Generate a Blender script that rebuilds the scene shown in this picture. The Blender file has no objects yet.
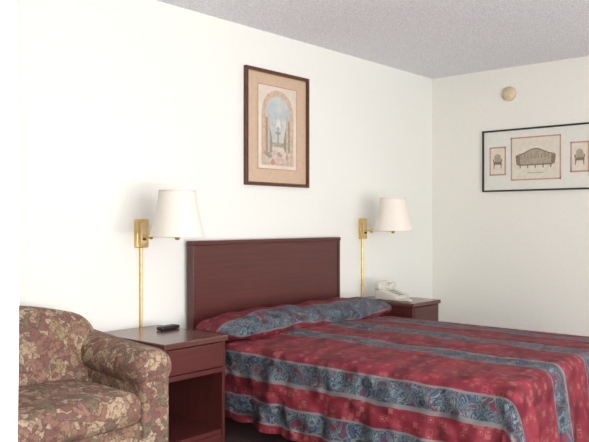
import bpy, bmesh, math, random
from mathutils import Vector, Matrix
random.seed(3)
HC=1.24; CEIL=2.55; X0=5.885; Y0=3.466
scene=bpy.context.scene
scene.view_settings.view_transform='Standard'
scene.view_settings.look='None'
scene.view_settings.exposure=0.0

def lin(c):
    r=[]
    for v in c[:3]:
        v=v/255.0
        r.append(v/12.92 if v<=0.04045 else ((v+0.055)/1.055)**2.4)
    return (r[0],r[1],r[2],1.0)

# ---------- materials ----------
def new_mat(name):
    m=bpy.data.materials.new(name); m.use_nodes=True
    nt=m.node_tree; b=nt.nodes['Principled BSDF']
    return m,nt,b
def ramp(nt,stops,interp='LINEAR'):
    r=nt.nodes.new('ShaderNodeValToRGB'); cr=r.color_ramp; cr.interpolation=interp
    while len(cr.elements)>1: cr.elements.remove(cr.elements[-1])
    cr.elements[0].position=stops[0][0]; cr.elements[0].color=stops[0][1]
    for p,c in stops[1:]:
        e=cr.elements.new(p); e.color=c
    return r
def coords(nt,kind='Object'):
    t=nt.nodes.new('ShaderNodeTexCoord'); return t.outputs[kind]
def noise(nt,vec,scale,detail=2,dist=0,rough=.5):
    n=nt.nodes.new('ShaderNodeTexNoise'); n.inputs['Scale'].default_value=scale
    n.inputs['Detail'].default_value=detail; n.inputs['Distortion'].default_value=dist
    n.inputs['Roughness'].default_value=rough
    nt.links.new(vec,n.inputs['Vector']); return n
def bump(nt,b,h,strength,dist=.01):
    bp=nt.nodes.new('ShaderNodeBump'); bp.inputs['Strength'].default_value=strength; bp.inputs['Distance'].default_value=dist
    nt.links.new(h,bp.inputs['Height']); nt.links.new(bp.outputs[0],b.inputs['Normal'])
def simple(name,c1,c2=None,rough=.6,scale=20,metal=0,bstr=0,coat=0,detail=3):
    m,nt,b=new_mat(name)
    c2=c2 or tuple(int(v*.93) for v in c1)
    n=noise(nt,coords(nt),scale,detail)
    r=ramp(nt,[(.35,lin(c1)),(.65,lin(c2))])
    nt.links.new(n.outputs['Fac'],r.inputs[0]); nt.links.new(r.outputs[0],b.inputs['Base Color'])
    b.inputs['Roughness'].default_value=rough; b.inputs['Metallic'].default_value=metal
    if coat: b.inputs['Coat Weight'].default_value=coat
    if bstr: bump(nt,b,n.outputs['Fac'],bstr)
    return m
M={}
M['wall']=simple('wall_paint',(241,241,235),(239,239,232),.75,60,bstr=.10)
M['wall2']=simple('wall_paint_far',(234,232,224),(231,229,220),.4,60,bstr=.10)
M['ceil']=simple('popcorn_ceiling',(250,250,254),(218,218,225),.95,95,bstr=.5,detail=6)
M['carpet']=simple('carpet',(96,66,64),(74,50,52),.98,180,bstr=.6)
M['trim']=simple('trim_white',(235,233,226),None,.5,10)
M['base']=simple('vinyl_baseboard',(96,66,58),None,.5,10)
M['curtain']=simple('curtain_cloth',(252,252,252),(244,244,248),.9,40,bstr=.2)
def wood(name,c1,c2,axis,rough=.32):
    m,nt,b=new_mat(name)
    mp=nt.nodes.new('ShaderNodeMapping'); nt.links.new(coords(nt),mp.inputs[0])
    s=[40,40,40]; s[axis]=2.5; mp.inputs['Scale'].default_value=s
    n=noise(nt,mp.outputs[0],1.2,6,.6,.6)
    r=ramp(nt,[(.3,lin(c1)),(.7,lin(c2))]); nt.links.new(n.outputs['Fac'],r.inputs[0])
    nt.links.new(r.outputs[0],b.inputs['Base Color']); b.inputs['Roughness'].default_value=rough
    b.inputs['Coat Weight'].default_value=.12
    bump(nt,b,n.outputs['Fac'],.05)
    return m
M['woodx']=wood('cherry_wood_h',(94,44,40),(76,33,31),0,.42)
M['woodz']=wood('cherry_wood_v',(90,42,37),(70,31,28),2,.42)
M['woodtop']=wood('cherry_wood_top',(108,72,62),(88,54,47),0,.25)
M['dark']=simple('dark_inner_wood',(84,50,44),(70,40,35),.6)
M['brass']=simple('brass',(226,196,124),(208,172,96),.3,30,metal=.7)
M['brass_dk']=simple('brass_dark',(120,90,40),None,.35,30,metal=.8)
M['shade']=simple('shade_linen',(238,231,220),(232,224,211),.85,150,bstr=.1)
M['phone']=simple('phone_plastic',(218,214,202),None,.35,10)
M['btn']=simple('phone_buttons',(120,120,124),None,.5,10)
M['black']=simple('black_plastic',(32,30,34),None,.4,10)
M['detector']=simple('aged_plastic',(224,206,170),None,.5,10)
M['mattress']=simple('mattress_ticking',(225,222,215),None,.9,30)

# bedspread
def bedspread_mat():
    m,nt,b=new_mat('bedspread_quilt'); L=nt.links
    uvn=nt.nodes.new('ShaderNodeUVMap'); uvn.uv_map='UVMap'; uv=uvn.outputs[0]
    sep=nt.nodes.new('ShaderNodeSeparateXYZ'); L.new(uv,sep.inputs[0])
    nw=noise(nt,uv,6,1)
    ma=nt.nodes.new('ShaderNodeMath'); ma.operation='MULTIPLY_ADD'; L.new(nw.outputs['Fac'],ma.inputs[0]); ma.inputs[1].default_value=.02; L.new(sep.outputs[0],ma.inputs[2])
    dv=nt.nodes.new('ShaderNodeMath'); dv.operation='DIVIDE'; L.new(ma.outputs[0],dv.inputs[0]); dv.inputs[1].default_value=2.6
    W=(1,1,1,1);K=(0,0,0,1)
    blues=[(.05,.15),(.27,.385),(.78,.92),(1.20,1.36),(1.66,1.80),(2.15,2.28),(2.36,2.46)]
    st=[(0,K)]
    for a,c in blues: st+= [(a/2.6,W),(c/2.6,K)]
    rb=ramp(nt,st,'CONSTANT'); L.new(dv.outputs[0],rb.inputs[0])
    st=[(0,K)]
    for a,c in blues:
        st+=[((a-.008)/2.6,W),((a+.006)/2.6,K),((c-.006)/2.6,W),((c+.008)/2.6,K)]
    rl=ramp(nt,st,'CONSTANT'); L.new(dv.outputs[0],rl.inputs[0])
    # paisley scrolls
    n1=noise(nt,uv,12,2.0,1.6)
    rp=ramp(nt,[(0,lin((110,40,54))),(.33,lin((46,56,84))),(.39,lin((96,110,108))),(.43,lin((48,60,84))),(.465,lin((108,118,110))),(.495,lin((60,76,92))),(.53,lin((42,50,80))),(.56,lin((112,120,112))),(.59,lin((54,70,86))),(.62,lin((112,40,54)))],'CONSTANT')
    L.new(n1.outputs['Fac'],rp.inputs[0])
    n2=noise(nt,uv,7,1,1)
    r0=ramp(nt,[(.35,lin((124,29,45))),(.65,lin((106,21,38)))]); L.new(n2.outputs['Fac'],r0.inputs[0])
    vo=nt.nodes.new('ShaderNodeTexVoronoi'); vo.inputs['Scale'].default_value=28; vo.distance='CHEBYCHEV'; vo.inputs['Randomness'].default_value=.7; L.new(uv,vo.inputs['Vector'])
    rs=ramp(nt,[(0,(1,1,1,1)),(.14,(0,0,0,1)),(.27,(.7,.7,.7,1)),(.34,(0,0,0,1))],'CONSTANT'); L.new(vo.outputs['Distance'],rs.inputs[0])
    mx=nt.nodes.new('ShaderNodeMixRGB'); mx.inputs[2].default_value=lin((166,108,92)); L.new(r0.outputs[0],mx.inputs[1])
    mm=nt.nodes.new('ShaderNodeMath'); mm.operation='MULTIPLY'; mm.inputs[1].default_value=.5; L.new(rs.outputs[0],mm.inputs[0]); L.new(mm.outputs[0],mx.inputs[0])
    mx2=nt.nodes.new('ShaderNodeMixRGB'); L.new(rb.outputs[0],mx2.inputs[0]); L.new(mx.outputs[0],mx2.inputs[1]); L.new(rp.outputs[0],mx2.inputs[2])
    mx3=nt.nodes.new('ShaderNodeMixRGB'); L.new(rl.outputs[0],mx3.inputs[0]); L.new(mx2.outputs[0],mx3.inputs[1]); mx3.inputs[2].default_value=lin((112,110,110))
    L.new(mx3.outputs[0],b.inputs['Base Color']); b.inputs['Roughness'].default_value=.75
    v2=nt.nodes.new('ShaderNodeTexVoronoi'); v2.inputs['Scale'].default_value=11; v2.feature='SMOOTH_F1'; L.new(uv,v2.inputs['Vector'])
    inv=nt.nodes.new('ShaderNodeMath'); inv.operation='SUBTRACT'; inv.inputs[0].default_value=1; L.new(v2.outputs['Distance'],inv.inputs[1])
    bump(nt,b,inv.outputs[0],1.0,.08)
    return m
M['spread']=bedspread_mat()

def floral_mat():
    m,nt,b=new_mat('floral_upholstery'); L=nt.links
    c=coords(nt)
    n0=noise(nt,c,14,3,0)
    mixv=nt.nodes.new('ShaderNodeMixRGB'); mixv.inputs[0].default_value=.16; L.new(c,mixv.inputs[1]); L.new(n0.outputs['Color'],mixv.inputs[2])
    vo=nt.nodes.new('ShaderNodeTexVoronoi'); vo.inputs['Scale'].default_value=27; L.new(mixv.outputs[0],vo.inputs['Vector'])
    sp=nt.nodes.new('ShaderNodeSeparateColor'); L.new(vo.outputs['Color'],sp.inputs[0])
    rc=ramp(nt,[(0,lin((148,112,96))),(.16,lin((176,154,126))),(.3,lin((124,88,80))),(.44,lin((154,132,100))),(.56,lin((140,102,88))),(.7,lin((166,138,116))),(.82,lin((116,108,86))),(.92,lin((182,162,134)))],'CONSTANT')
    L.new(sp.outputs[0],rc.inputs[0])
    ve=nt.nodes.new('ShaderNodeTexVoronoi'); ve.feature='DISTANCE_TO_EDGE'; ve.inputs['Scale'].default_value=27; L.new(mixv.outputs[0],ve.inputs['Vector'])
    re=ramp(nt,[(0,(.8,.8,.8,1)),(.11,(0,0,0,1))]); L.new(ve.outputs['Distance'],re.inputs[0])
    n3=noise(nt,c,48,2,1.5)
    rn=ramp(nt,[(.0,(0,0,0,1)),(.50,(0,0,0,1)),(.55,(1,1,1,1))]); L.new(n3.outputs['Fac'],rn.inputs[0])
    m1=nt.nodes.new('ShaderNodeMixRGB'); mu=nt.nodes.new('ShaderNodeMath'); mu.operation='MULTIPLY'; mu.inputs[1].default_value=.5; L.new(rn.outputs[0],mu.inputs[0]); L.new(mu.outputs[0],m1.inputs[0]); L.new(rc.outputs[0],m1.inputs[1]); m1.inputs[2].default_value=lin((110,82,68))
    m2=nt.nodes.new('ShaderNodeMixRGB'); L.new(re.outputs[0],m2.inputs[0]); L.new(m1.outputs[0],m2.inputs[1]); m2.inputs[2].default_value=lin((86,62,56))
    L.new(m2.outputs[0],b.inputs['Base Color']); b.inputs['Roughness'].default_value=.85
    bump(nt,b,n3.outputs['Fac'],.15)
    return m
M['floral']=floral_mat()

# ---------- geometry ----------
def obj_from_bm(name,bm,mat,parent=None,smooth=False):
    me=bpy.data.meshes.new(name); bm.normal_update(); bm.to_mesh(me); bm.free()
    o=bpy.data.objects.new(name,me); scene.collection.objects.link(o)
    if mat: me.materials.append(mat)
    if smooth:
        for p in me.polygons: p.use_smooth=True
    if parent: o.parent=parent
    return o
def empty(name):
    e=bpy.data.objects.new(name,None); e.empty_display_size=.1; scene.collection.objects.link(e); return e
def box(name,x0,x1,y0,y1,z0,z1,mat,parent=None,bev=0.0):
    bm=bmesh.new(); bmesh.ops.create_cube(bm,size=1)
    for v in bm.verts:
        v.co=Vector(((x0+x1)/2+v.co.x*(x1-x0),(y0+y1)/2+v.co.y*(y1-y0),(z0+z1)/2+v.co.z*(z1-z0)))
    if bev: bmesh.ops.bevel(bm,geom=bm.edges[:],offset=bev,segments=2,profile=.6,affect='EDGES')
    return obj_from_bm(name,bm,mat,parent)
def soft(name,x0,x1,y0,y1,z0,z1,r,mat,parent=None,n=14,puff=0,fn=None):
    bm=bmesh.new(); bmesh.ops.create_cube(bm,size=2)
    bmesh.ops.subdivide_edges(bm,edges=bm.edges[:],cuts=n,use_grid_fill=True)
    c=Vector(((x0+x1)/2,(y0+y1)/2,(z0+z1)/2)); h=Vector(((x1-x0)/2,(y1-y0)/2,(z1-z0)/2))
    r=min(r,h.x,h.y,h.z)
    for v in bm.verts:
        q=v.co.copy()
        w=Vector([math.sin(t*math.pi/2) for t in q])
        p=Vector((w.x*h.x,w.y*h.y,w.z*h.z))
        inner=Vector([max(-(h[i]-r),min(h[i]-r,p[i])) for i in range(3)])
        d=p-inner
        if d.length>1e-6: p=inner+d.normalized()*r*min(1,max(abs(d.x),abs(d.y),abs(d.z))/r)
        if puff: p.z+=puff*(1-w.x**2)*(1-w.y**2)*(1 if p.z>0 else 0)
        p=p+c
        if fn: p=fn(p)
        v.co=p
    return obj_from_bm(name,bm,mat,parent,True)
def tube(name,pts,r,mat,parent=None,res=10):
    cu=bpy.data.curves.new(name,'CURVE'); cu.dimensions='3D'; cu.bevel_depth=r; cu.bevel_resolution=4; cu.use_fill_caps=True
    s=cu.splines.new('POLY'); s.points.add(len(pts)-1)
    for i,p in enumerate(pts): s.points[i].co=(*p,1)
    o=bpy.data.objects.new(name,cu); scene.collection.objects.link(o)
    dg=bpy.context.evaluated_depsgraph_get(); me=bpy.data.meshes.new_from_object(o.evaluated_get(dg))
    bpy.data.objects.remove(o); o=bpy.data.objects.new(name,me); scene.collection.objects.link(o)
    me.materials.clear(); me.materials.append(mat)
    for p in me.polygons: p.use_smooth=True
    if parent: o.parent=parent
    return o
def lathe(name,prof,cx,cy,cz,mat,parent=None,n=40,axis='z'):
    bm=bmesh.new(); rings=[]
    for r,z in prof:
        ring=[]
        for i in range(n):
            a=2*math.pi*i/n; x=r*math.cos(a); y=r*math.sin(a)
            if axis=='z': co=(cx+x,cy+y,cz+z)
            elif axis=='x': co=(cx+z,cy+x,cz+y)
            else: co=(cx+x,cy+z,cz+y)
            ring.append(bm.verts.new(co))
        rings.append(ring)
    for a,b2 in zip(rings,rings[1:]):
        for i in range(n):
            bm.faces.new((a[i],a[(i+1)%n],b2[(i+1)%n],b2[i]))
    bmesh.ops.recalc_face_normals(bm,faces=bm.faces[:])
    return obj_from_bm(name,bm,mat,parent,True)

# ---------- room ----------
XL=-0.9; YF=-1.7; T=.12
box('floor',XL-T,X0+T,YF-T,Y0+T,-.1,0,M['carpet'])
box('ceiling',XL-T,X0+T,YF-T,Y0+T,CEIL,CEIL+.1,M['ceil'])
box('wall_back',XL-T,X0+T,Y0,Y0+T,0,CEIL,M['wall'])
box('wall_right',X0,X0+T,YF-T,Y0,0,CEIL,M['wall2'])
box('wall_left',XL-T,XL,YF-T,Y0,0,CEIL,M['wall'])
wf=empty('wall_front')
wx0,wx1,wz0,wz1=-.4,4.4,.4,2.35
box('panel_left',XL,wx0,YF-T,YF,0,CEIL,M['wall'],wf)
box('panel_right',wx1,X0,YF-T,YF,0,CEIL,M['wall'],wf)
box('panel_low',wx0,wx1,YF-T,YF,0,wz0,M['wall'],wf)
box('panel_top',wx0,wx1,YF-T,YF,wz1,CEIL,M['wall'],wf)
w=empty('window_1')
for i,x in enumerate((wx0,(wx0+wx1)/2-.02,wx1-.04)):
    box('stile_%d'%i,x,x+.04,YF-.08,YF-.03,wz0,wz1,M['trim'],w)
box('sill',wx0,wx1,YF-.1,YF+.04,wz0,wz0+.03,M['trim'],w,.005)
box('head',wx0,wx1,YF-.08,YF-.03,wz1-.04,wz1,M['trim'],w)
box('baseboard_back',XL,X0,Y0-.012,Y0,0,.1,M['base'],None,.003)
box('baseboard_right',X0-.012,X0,YF,Y0-.012,0,.1,M['base'],None,.003)

# curtain panel (near left)
bm=bmesh.new(); cols=[]; N=160; XE=.817
for i in range(N+1):
    t=i/N; x=XL+.02+t*(XE-(XL+.02)); y=1.57+.03*math.sin(t*70)+.010*math.sin(t*31)
    if i>N-6: y-=.008*(i-N+6)
    cols.append([bm.verts.new((x,y+.01*math.sin(z*3+t*20),z)) for z in [0.02+k*(CEIL-.06)/16 for k in range(17)]])
for a,c in zip(cols,cols[1:]):
    for k in range(16): bm.faces.new((a[k],c[k],c[k+1],a[k+1]))
cur=empty('curtain')
co=obj_from_bm('cloth',bm,M['curtain'],cur,True)
box('track',XL,XE,1.55,1.6,CEIL-.04,CEIL,M['trim'],cur,.004)

# ---------- bed ----------
bed=empty('bed')
BX0,BX1=2.84,4.52; BY1=3.37; BY0=1.28; TOPZ=HC-.695; HEM=.12
HX0,HX1=2.925,4.385
box('headboard_panel',HX0+.005,HX1-.005,3.385,3.43,.35,HC-.145,M['woodx'],bed,.004)
box('headboard_top_rail',HX0-.005,HX1+.005,3.375,3.44,HC-.150,HC-.122,M['woodx'],bed,.006)
box('headboard_left_edge',HX0,HX0+.025,3.378,3.438,0,HC-.15,M['woodz'],bed,.004)
box('headboard_right_edge',HX1-.025,HX1,3.378,3.438,0,HC-.15,M['woodz'],bed,.004)
soft('mattress',BX0+.07,BX1-.07,BY0+.07,BY1,.31,TOPZ-.03,.05,M['mattress'],bed,6)
box('box_spring',BX0+.09,BX1-.09,BY0+.09,BY1,.12,.30,M['mattress'],bed,.02)
for i,(x,y) in enumerate(((BX0+.15,BY0+.15),(BX1-.15,BY0+.15),(BX0+.15,BY1-.1),(BX1-.15,BY1-.1))):
    lathe('leg_%d'%i,[(0.001,0),(.03,0),(.03,.12),(.001,.12)],x,y,0,M['black'],bed,16)
R=.06; DROP=TOPZ-HEM+.03
ix0,ix1,iy0=BX0+R,BX1-R,BY0+R
def top_z(x,y):
    cx=(x-ix0)/(ix1-ix0); cy=(BY1-y)/(BY1-iy0)
    z=TOPZ+.035*math.sin(max(0,min(1,cx))*math.pi)**.7 if 0<cx<1 else TOPZ
    z+=.009*math.sin(x*9+y*4)*math.sin(y*7-x*3)*min(1,6*max(0,min(cx,1-cx)))*min(1,5*max(0,1-cy))
    return z
bm=bmesh.new(); uvl=bm.loops.layers.uv.new('UVMap'); uvd={}
def addv(co,uv):
    v=bm.verts.new(co); uvd[v]=uv; return v
NX,NY=48,60
U0=DROP
grid=[[addv((ix0+(ix1-ix0)*i/NX, BY1-(BY1-iy0)*j/NY, top_z(ix0+(ix1-ix0)*i/NX, BY1-(BY1-iy0)*j/NY)),(U0+(ix1-ix0)*i/NX,(BY1-iy0)*j/NY)) for j in range(NY+1)] for i in range(NX+1)]
for i in range(NX):
    for j in range(NY): bm.faces.new((grid[i][j],grid[i][j+1],grid[i+1][j+1],grid[i+1][j]))
per=[]
for j in range(NY): per.append((grid[0][j],(-1,0)))
K=14
for k in range(K+1):
    a=math.pi+ (math.pi/2)*k/K; per.append((grid[0][NY],(math.cos(a),math.sin(a))))
for i in range(1,NX): per.append((grid[i][NY],(0,-1)))
for k in range(K+1):
    a=1.5*math.pi+(math.pi/2)*k/K; per.append((grid[NX][NY],(math.cos(a),math.sin(a))))
for j in range(NY-1,-1,-1): per.append((grid[NX][j],(1,0)))
ND=26; prev=None
for idx,(v0,d) in enumerate(per):
    p0=v0.co.copy(); corner=abs(d[0])>1e-4 and abs(d[1])>1e-4
    s=p0.y*1.0+p0.x*1.3+math.atan2(d[1],d[0])*.35
    col=[v0]
    for k in range(1,ND+1):
        dd=DROP*(k/ND)
        if dd<R*math.pi/2: out=R*math.sin(dd/R); dz=R*(1-math.cos(dd/R)); t=0
        else:
            e=dd-R*math.pi/2; t=e/(DROP-R*math.pi/2); out=R; dz=R+e
            out+=.05*t + .016*t*math.sin(s*26)+.009*t*math.sin(s*47+1)
            if d[0]<0 and abs(d[1])<1e-4 and p0.y>2.7: out-=.065*t*min(1,(p0.y-2.7)*8)
            if corner: out+=.03*t*math.sin(math.pi*abs(math.atan2(d[1],d[0]))/ (math.pi/2))**2
        z=p0.z-dz
        u=uvd[v0]
        col.append(addv((p0.x+d[0]*out,p0.y+d[1]*out,z),(u[0]+d[0]*dd,u[1]-d[1]*dd)))
    if prev:
        same=prev[0] is col[0]
        for k in range(ND):
            if k==0 and same: bm.faces.new((col[0],prev[1],col[1]))
            else: bm.faces.new((prev[k],prev[k+1],col[k+1],col[k]))
    prev=col
bmesh.ops.recalc_face_normals(bm,faces=bm.faces[:])
for f in bm.faces:
    for l in f.loops: l[uvl].uv=uvd[l.vert]
obj_from_bm('bedspread',bm,M['spread'],bed,True)
def pillow(name,x0,x1,yc,hw,zb,h):
    bm=bmesh.new(); uvl=bm.loops.layers.uv.new('UVMap'); uvd={}; rings=[]
    N=60;P=36; CU=.74; UB=.98
    for i in range(N+1):
        t=i/N; e=abs(2*t-1)
        sc=max(0.001,(1-e**5.0))**.5; sc=sc*.94+.06 if sc>.1 else max(sc,.03)
        sag=1-.12*math.exp(-((t-.5)/.05)**2)
        x=x0+(x1-x0)*t; ring=[]
        for k in range(P):
            a=2*math.pi*k/P; ca,sa=math.cos(a),math.sin(a)
            y=math.copysign(abs(ca)**.85,ca)*hw*(.55+.45*sc); z=math.copysign(abs(sa)**.9,sa)*h*sc*sag
            z+=.006*math.sin(x*23+k)*sc
            y2=yc+y; z2=max(zb+.003,zb+h*.72+z)
            v=bm.verts.new((x,y2,z2)); ring.append(v); uvd[v]=(UB+CU*k/P+.02*math.sin(x*6),x)
        rings.append(ring)
    for a,c in zip(rings,rings[1:]):
        for k in range(P):
            f=bm.faces.new((a[k],a[(k+1)%P],c[(k+1)%P],c[k]))
            kk=[uvd[a[k]],uvd[a[(k+1)%P]],uvd[c[(k+1)%P]],uvd[c[k]]]
            if k==P-1: kk[1]=(kk[1][0]+CU,kk[1][1]); kk[2]=(kk[2][0]+CU,kk[2][1])
            for l,u in zip(f.loops,kk): l[uvl].uv=u
    bm.faces.new(rings[0]); bm.faces.new(rings[-1][::-1])
    bmesh.ops.recalc_face_normals(bm,faces=bm.faces[:])
    return obj_from_bm(name,bm,M['spread'],bed,True)
pillow('pillow_roll',2.845,4.52,3.14,.215,TOPZ-.01,.092)

# ---------- nightstands ----------
def nightstand(name,x0,x1,y0,y1,h):
    e=empty(name)
    box('top',x0-.012,x1+.012,y0-.015,y1,h-.03,h,M['woodtop'],e,.006)
    box('side_left',x0,x0+.02,y0,y1,.0,h-.03,M['woodz'],e,.002)
    box('side_right',x1-.02,x1,y0,y1,.0,h-.03,M['woodz'],e,.002)
    box('back',x0+.02,x1-.02,y1-.02,y1,.05,h-.03,M['dark'],e)
    box('drawer_front',x0+.022,x1-.022,y0-.004,y0+.02,h-.165,h-.036,M['woodx'],e,.004)
    box('drawer_box',x0+.03,x1-.03,y0+.02,y1-.03,h-.155,h-.05,M['dark'],e)
    box('rail',x0+.02,x1-.02,y0,y1-.02,h-.195,h-.17,M['woodx'],e,.002)
    box('shelf',x0+.02,x1-.02,y0+.01,y1-.02,.10,.125,M['woodx'],e,.002)
    box('plinth',x0+.02,x1-.02,y0+.004,y0+.02,.0,.10,M['woodx'],e,.002)
    return e
NZ=HC-.612
nightstand('nightstand',2.29,2.70,2.86,3.44,NZ)
nightstand('nightstand',4.64,5.02,2.90,3.44,NZ)

# ---------- wall lamps ----------
def wall_lamp(name,px,sx,sy,zp):
    e=empty(name)
    z1=zp+.01; z0=zp-.155
    box('plate',px-.042,px+.042,Y0-.028,Y0,z0,z1,M['brass'],e,.006)
    box('plate_panel',px-.020,px+.020,Y0-.034,Y0-.026,z0+.025,z1-.025,M['detector'],e,.003)
    lathe('switch_knob',[(.001,-.02),(.008,-.018),(.008,0)],px,Y0-.032,z0+.05,M['brass_dk'],e,16,'y')
    tube('cord_cover',[(px,Y0-.008,z0),(px,Y0-.008,NZ-.01)],.009,M['brass'],e)
    za=zp-.085
    tube('arm',[(px+.0,Y0-.02,za),(px,Y0-.10,za),(px+(sx-px)*.5+.015,(Y0-.1+sy)/2,za),(sx,sy,za)],.007,M['brass'],e)
    lathe('knuckle',[(.001,-.02),(.012,-.018),(.014,0),(.012,.018),(.001,.02)],px,Y0-.10,za,M['brass'],e,20)
    lathe('socket',[(.001,-.02),(.012,-.018),(.016,-.005),(.016,.05),(.011,.055),(.011,.09),(.001,.09)],sx,sy,za,M['brass'],e,20)
    lathe('bulb',[(.012,.085),(.014,.10),(.028,.135),(.03,.15),(.022,.172),(.001,.182)],sx,sy,za,M['shade'],e,20)
    zb=zp-.083; H=.25; prof=[]; rb_,rt=.152,.100
    for i in range(13):
        t=i/12; r=rb_-(rb_-rt)*t-.006*math.sin(t*math.pi)
        prof.append((r,H*t))
    inner=[(r-.003,z) for r,z in prof[::-1]]
    lathe('shade',prof+inner+[prof[0]],sx,sy,zb,M['shade'],e,48)
    for s,zz,rr in (('rim_bottom',0,rb_),('rim_top',H,rt)):
        lathe(s,[(rr-.004,-.003),(rr+.0015,-.003),(rr+.0015,.003),(rr-.004,.003),(rr-.004,-.003)],sx,sy,zb+zz,M['shade'],e,48)
    for k in range(3):
        a=k*2*math.pi/3+.4
        tube('spider_%d'%k,[(sx,sy,zb+H-.02),(sx+(rt-.004)*math.cos(a),sy+(rt-.004)*math.sin(a),zb+H-.004)],.002,M['brass'],e)
    tube('harp',[(sx+.04*math.sin(q*math.pi/10),sy,za+.05+(H-.02+zb-za-.05)*q/10) for q in range(11)],.002,M['brass'],e)
    lathe('finial',[(.001,-.02),(.006,-.015),(.004,-.008),(.006,-.002),(.001,.004)],sx,sy,zb+H,M['brass'],e,16)
    return e
wall_lamp('wall_lamp',2.595,2.585,3.12,HC)
wall_lamp('wall_lamp',4.78,4.73,3.13,HC+.01)

# ---------- pictures ----------
def flat_poly(name,pts,mat,parent):
    bm=bmesh.new(); vs=[bm.verts.new(p) for p in pts]; bm.faces.new(vs); return obj_from_bm(name,bm,mat,parent)
class Pic:
    def __init__(s,name,wall,a0,z0):
        s.e=empty(name); s.wall=wall; s.a0=a0; s.z0=z0
    def W(s,a,b,d):
        if s.wall=='back': return (s.a0+a,Y0-d,s.z0+b)
        return (X0-d,s.a0-a,s.z0+b)
    def rect(s,n,a0,a1,b0,b1,d,mat):
        return flat_poly(n,[s.W(a0,b0,d),s.W(a1,b0,d),s.W(a1,b1,d),s.W(a0,b1,d)],mat,s.e)
    def poly(s,n,pts,d,mat): return flat_poly(n,[s.W(a,b,d) for a,b in pts],mat,s.e)
    def bar(s,n,a0,a1,b0,b1,d,mat,bev=.003):
        p=s.W(a0,b0,0); q=s.W(a1,b1,d)
        return box(n,min(p[0],q[0]),max(p[0],q[0]),min(p[1],q[1]),max(p[1],q[1]),min(p[2],q[2]),max(p[2],q[2]),mat,s.e,bev)
    def frame(s,w,h,t,d,mat,pre='frame'):
        s.bar(pre+'_left',0,t,0,h,d,mat); s.bar(pre+'_right',w-t,w,0,h,d,mat)
        s.bar(pre+'_bottom',t,w-t,0,t,d,mat); s.bar(pre+'_top',t,w-t,h-t,h,d,mat)
    def border(s,a0,a1,b0,b1,t,d,mat,pre):
        s.rect(pre+'_l',a0,a0+t,b0,b1,d,mat); s.rect(pre+'_r',a1-t,a1,b0,b1,d,mat)
        s.rect(pre+'_b',a0,a1,b0,b0+t,d,mat); s.rect(pre+'_t',a0,a1,b1-t,b1,d,mat)
M['frame1']=simple('frame_walnut',(98,60,46),(80,46,36),.35,40)
M['gold']=simple('frame_gold',(190,150,90),None,.4,40)
M['mat1']=simple('matboard_peach',(210,182,156),(204,176,150),.35,40)
M['mat1b']=simple('matboard_pink',(206,150,128),None,.4,40)
M['paper']=simple('art_paper',(224,218,204),(216,204,188),.35,12)
M['stone']=simple('art_stone',(212,188,162),(196,166,142),.5,40)
M['sky']=simple('art_sky',(176,190,194),(206,204,196),.5,14)
M['foli']=simple('art_foliage',(128,146,126),(176,152,140),.5,60)
M['path']=simple('art_path',(216,204,188),(194,180,168),.5,30)
M['blk']=simple('frame_black',(38,34,36),None,.3,30)
M['mat2']=simple('matboard_white',(222,222,214),(218,218,208),.3,30)
M['pink']=simple('art_border',(206,152,136),None,.4,30)
M['etch']=simple('art_etching',(182,168,146),(156,142,124),.5,90)
M['etch_dk']=simple('art_ink',(144,128,110),(120,106,92),.5,90)
M['paper2']=simple('art_paper_cream',(220,213,196),(213,204,186),.4,30)

w1=.655;h1=.80
p=Pic('framed_picture','back',3.44,HC+.243)
p.bar('backing',.01,w1-.01,.01,h1-.01,.008,M['frame1'])
p.frame(w1,h1,.022,.028,M['frame1'])
p.rect('mat',.02,w1-.02,.02,h1-.02,.010,M['mat1'])
p.border(.022,w1-.022,.022,h1-.022,.005,.0115,M['gold'],'fillet')
A0,A1,B0,B1=.125,.53,.115,.70
p.rect('sheet',A0,A1,B0,B1,.0115,M['paper'])
p.border(A0,A1,B0,B1,.006,.0125,M['mat1b'],'line')
cx=(A0+A1)/2
def arch(w,b0,b1,n=20):
    r=w/2
    return [(cx-r,b0),(cx+r,b0)]+[(cx+r*math.cos(math.pi*k/n),b1-r+r*math.sin(math.pi*k/n)) for k in range(n+1)]
p.poly('arch_stone',arch(.33,B0+.03,B1-.03),.013,M['stone'])
p.poly('arch_view',arch(.25,B0+.05,B1-.07),.0135,M['sky'])
p.poly('garden_left',[(cx-.125,.24),(cx-.05,.24),(cx-.06,.33),(cx-.08,.40),(cx-.10,.47),(cx-.125,.48)],.014,M['foli'])
p.poly('garden_right',[(cx+.125,.24),(cx+.125,.46),(cx+.10,.48),(cx+.08,.40),(cx+.06,.33),(cx+.05,.24)],.014,M['foli'])
p.poly('path',[(cx-.125,B0+.05),(cx+.125,B0+.05),(cx+.05,.28),(cx-.05,.28)],.0145,M['path'])
for k,a in enumerate((-.105,.085)):
    p.rect('column_%d'%k,cx+a,cx+a+.02,B0+.07,.50,.015,M['stone'])
for k in range(9):
    a=cx+random.uniform(-.14,.14); b_=random.uniform(B0+.05,B0+.13); r=random.uniform(.010,.022)
    p.poly('shrub_%d'%k,[(a+r*math.cos(t*.7),b_+r*math.sin(t*.7)) for t in range(9)],.0155+.0002*k,M['foli'] if k%2 else M['mat1b'])
p.poly('fountain_bowl',[(cx-.045,.275),(cx+.045,.275),(cx+.06,.305),(cx-.06,.305)],.0152,M['etch'])
p.poly('fountain_stem',[(cx-.008,.305),(cx+.008,.305),(cx+.006,.43),(cx-.006,.43)],.0152,M['etch'])
p.poly('fountain_tier',[(cx-.012,.36),(cx+.012,.36),(cx+.035,.38),(cx-.035,.38)],.0154,M['etch'])
p.poly('water_spray',[(cx-.03,.40),(cx,.42),(cx+.03,.40),(cx+.018,.46),(cx,.48),(cx-.018,.46)],.0156,M['paper'])

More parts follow.
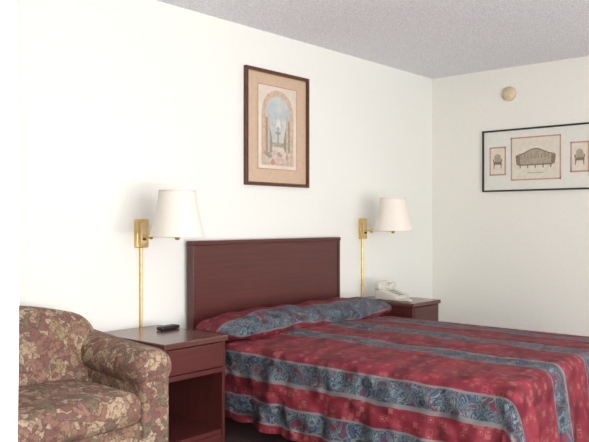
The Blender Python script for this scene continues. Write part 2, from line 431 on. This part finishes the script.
w2=.98;h2=.53
p=Pic('framed_prints','right',2.955,HC+.252)
p.bar('backing',.01,w2-.01,.01,h2-.01,.008,M['blk'])
p.frame(w2,h2,.014,.025,M['blk'])
p.rect('mat',.012,w2-.012,.012,h2-.012,.010,M['mat2'])
def prn(pre,a0,a1,b0,b1,kind):
    p.rect(pre+'_sheet',a0,a1,b0,b1,.0115,M['paper2'])
    p.border(a0,a1,b0,b1,.012,.0125,M['pink'],pre+'_line')
    c=(a0+a1)/2; m=(b0+b1)/2
    if kind=='settee':
        W=(a1-a0)*.34
        back=[(c-W,m-.01)]+[(c-W+2*W*k/20, m+.035+.045*math.sin(math.pi*k/20)**2) for k in range(21)]+[(c+W,m-.01)]
        p.poly(pre+'_settee_back',back,.013,M['etch'])
        p.poly(pre+'_settee_seat',[(c-W,m-.050),(c+W,m-.050),(c+W,m-.01),(c-W,m-.01)],.0132,M['etch'])
        p.poly(pre+'_settee_rail',[(c-W,m-.060),(c+W,m-.060),(c+W,m-.048),(c-W,m-.048)],.0134,M['etch_dk'])
        p.poly(pre+'_settee_crest',[(c-W+2*W*k/20, m+.038+.045*math.sin(math.pi*k/20)**2) for k in range(21)]+[(c-W+2*W*k/20, m+.028+.045*math.sin(math.pi*k/20)**2) for k in range(20,-1,-1)],.0134,M['etch_dk'])
        for s in (-1,1):
            p.poly(pre+'_settee_arm_%d'%(s+1),[(c+s*W,m-.055),(c+s*(W+.018),m-.05),(c+s*(W+.026),m+.02),(c+s*(W+.01),m+.035),(c+s*(W-.012),m+.02),(c+s*(W-.012),m-.05)],.0136,M['etch_dk'])
        for k in range(5):
            x=c-W+.01+k*(2*W-.03)/4
            p.rect(pre+'_settee_leg_%d'%k,x,x+.010,m-.082,m-.058,.013,M['etch_dk'])
        for k in range(9):
            x=c-W*.85+k*W*1.7/8.5
            p.rect(pre+'_settee_stripe_%d'%k,x,x+.005,m-.005,m+.035,.0135,M['etch_dk'])
        p.rect(pre+'_caption',c-.07,c+.07,m-.125,m-.119,.013,M['etch'])
    else:
        p.poly(pre+'_chair_back',[(c-.026,m-.005),(c+.026,m-.005),(c+.03,m+.04),(c+.015,m+.06),(c-.015,m+.06),(c-.03,m+.04)],.013,M['etch'])
        p.poly(pre+'_chair_seat',[(c-.038,m-.03),(c+.038,m-.03),(c+.036,m-.005),(c-.036,m-.005)],.0132,M['etch_dk'])
        for s in (-1,1):
            p.poly(pre+'_chair_leg_%d'%(s+1),[(c+s*.036,m-.03),(c+s*.026,m-.03),(c+s*.030,m-.065),(c+s*.036,m-.065)],.0132,M['etch_dk'])
            p.poly(pre+'_chair_arm_%d'%(s+1),[(c+s*.030,m-.005),(c+s*.042,m-.005),(c+s*.042,m+.018),(c+s*.030,m+.018)],.0134,M['etch_dk'])
prn('left',.065,.215,.14,.385,'chair')
prn('centre',.26,.69,.09,.455,'settee')
prn('right',.765,.915,.14,.385,'chair')

lathe('smoke_detector',[(.001,-.04),(.022,-.04),(.03,-.036),(.034,-.028),(.056,-.024),(.062,-.015),(.062,0),(.001,0)],X0,2.715,HC+1.085,M['detector'],None,36,'x')

# ---------- phone ----------
ph=empty('telephone'); zt=NZ
def tilt(pp):
    pp.z+= max(0,(pp.y-3.06))*.30*(1 if pp.z>zt+.018 else 0); return pp
soft('base',4.68,4.87,3.06,3.27,zt+.001,zt+.035,.014,M['phone'],ph,10,0,tilt)
def hs(pp):
    t=(pp.x-4.775)/.115; pp.z+= .016*(1-t*t); return pp
soft('handset_grip',4.665,4.885,3.215,3.25,zt+.108,zt+.132,.011,M['phone'],ph,12,0,hs)
soft('handset_ear',4.658,4.712,3.205,3.26,zt+.080,zt+.130,.014,M['phone'],ph,8)
soft('handset_mouth',4.838,4.892,3.205,3.26,zt+.080,zt+.130,.014,M['phone'],ph,8)
for c in (0,1):
    soft('cradle_%d'%c,4.715+c*.09,4.745+c*.09,3.205,3.26,zt+.06,zt+.112,.008,M['phone'],ph,6)
for r in range(4):
    for c in range(3):
        x=4.735+c*.028; y=3.08+r*.028; z=zt+.034+(y-3.06)*.30
        box('key_%d_%d'%(r,c),x,x+.018,y,y+.016,z,z+.006,M['btn'],ph,.002)
pts=[]
for k in range(200):
    t=k/199; x=4.672+.03*math.sin(t*6)+.10*t; y=3.05-.085*math.sin(t*math.pi)
    pts.append((x+.007*math.cos(k*.9),y+.007*math.sin(k*.9)*.3,zt+.011+.006*math.sin(k*.9)))
tube('coil_cord',pts,.003,M['phone'],ph)

# remote
rm=empty('tv_remote')
soft('body',-.025,.025,-.07,.07,0,.022,.009,M['black'],rm,8)
for r in range(6):
    for c in range(3):
        box('key_%d_%d'%(r,c),-.017+c*.013,-.009+c*.013,-.05+r*.018,-.041+r*.018,.0215,.0245,M['btn'],rm,.001)
rm.location=(2.62,3.24,NZ+.001); rm.rotation_euler=(0,0,math.radians(95))

# ---------- armchair ----------
ch=empty('armchair')
AX0,AX1=1.10,2.215; AY0,AY1=2.66,3.43
F=M['floral']
soft('base',AX0+.08,AX1-.08,AY0+.04,AY1-.02,.08,.33,.03,F,ch,8)
soft('skirt',AX0+.06,AX1-.06,AY0+.025,AY1-.03,.03,.16,.02,F,ch,8)
soft('seat_cushion',AX0+.20,AX1-.20,AY0-.01,3.22,.32,.47,.055,F,ch,16,.03)
cxm=(AX0+AX1)/2
def backf(pp):
    t=(pp.x-cxm)/((AX1-AX0)/2)
    k=max(0,(pp.z-.40)/.35)
    pp.z+= k*(.10*math.cos(min(1,abs(t))*math.pi/2)**1.2 -.03)
    pp.y+= -.06*(1-min(1,k))
    return pp
soft('back',AX0+.10,AX1-.08,3.17,3.41,.25,.765,.10,F,ch,22,0,backf)
for sgn,nm in ((-1,'left'),(1,'right')):
    ox=AX1 if sgn>0 else AX0
    a,b_=(ox-.19,ox-.03) if sgn>0 else (ox+.03,ox+.19)
    def slope(pp):
        t=(pp.y-AY0)/(AY1-AY0)
        if pp.z>.45: pp.z+=.055*max(0,t)**1.5
        return pp
    soft('arm_%s'%nm,a,b_,AY0+.02,AY1-.02,.06,.58,.03,F,ch,12,0,slope)
    a,b_=(ox-.22,ox+.0) if sgn>0 else (ox-.0,ox+.22)
    soft('arm_roll_%s'%nm,a,b_,AY0,AY1-.03,.47,.645,.085,F,ch,18,0,slope)
for i,(x,y) in enumerate(((AX0+.12,AY0+.08),(AX1-.12,AY0+.08),(AX0+.12,AY1-.1),(AX1-.12,AY1-.1))):
    lathe('foot_%d'%i,[(.001,0),(.022,0),(.03,.08),(.001,.08)],x,y,0,M['woodz'],ch,16)

# ---------- lights ----------
def area(name,loc,target,sx,sy,e,col):
    l=bpy.data.lights.new(name,'AREA'); l.shape='RECTANGLE'; l.size=sx; l.size_y=sy; l.energy=e; l.color=col
    o=bpy.data.objects.new(name,l); scene.collection.objects.link(o); o.location=loc
    o.rotation_euler=(Vector(target)-Vector(loc)).to_track_quat('-Z','Y').to_euler(); return o
area('window_daylight',(1.6,YF-.2,1.4),(1.5,3.4,1.4),3.8,1.8,128,(1,.99,.975))
area('ceiling_fill',(2.0,YF-.35,.55),(2.8,1.8,2.55),4.4,.8,122,(.98,.99,1))  # added fill lamp outside the window, aimed up to brighten the ceiling
l=bpy.data.lights.new('camera_flash','POINT'); l.energy=88; l.shadow_soft_size=.05; l.color=(1,.99,.97)
o=bpy.data.objects.new('camera_flash',l); scene.collection.objects.link(o); o.location=(-.03,-.06,1.36)
wd=bpy.data.worlds.new('world'); scene.world=wd; wd.use_nodes=True
nt=wd.node_tree; bg=nt.nodes['Background']; sk=nt.nodes.new('ShaderNodeTexSky'); sk.sky_type='HOSEK_WILKIE'
sk.sun_direction=(.3,.6,.7); nt.links.new(sk.outputs[0],bg.inputs[0]); bg.inputs[1].default_value=.6

cam=bpy.data.cameras.new('camera'); co=bpy.data.objects.new('camera',cam); scene.collection.objects.link(co)
cam.sensor_width=36; cam.lens=728/589*36; cam.clip_start=.02
co.location=(0,0,HC); co.rotation_euler=(math.radians(90),0,math.radians(41.2-90))
scene.camera=co
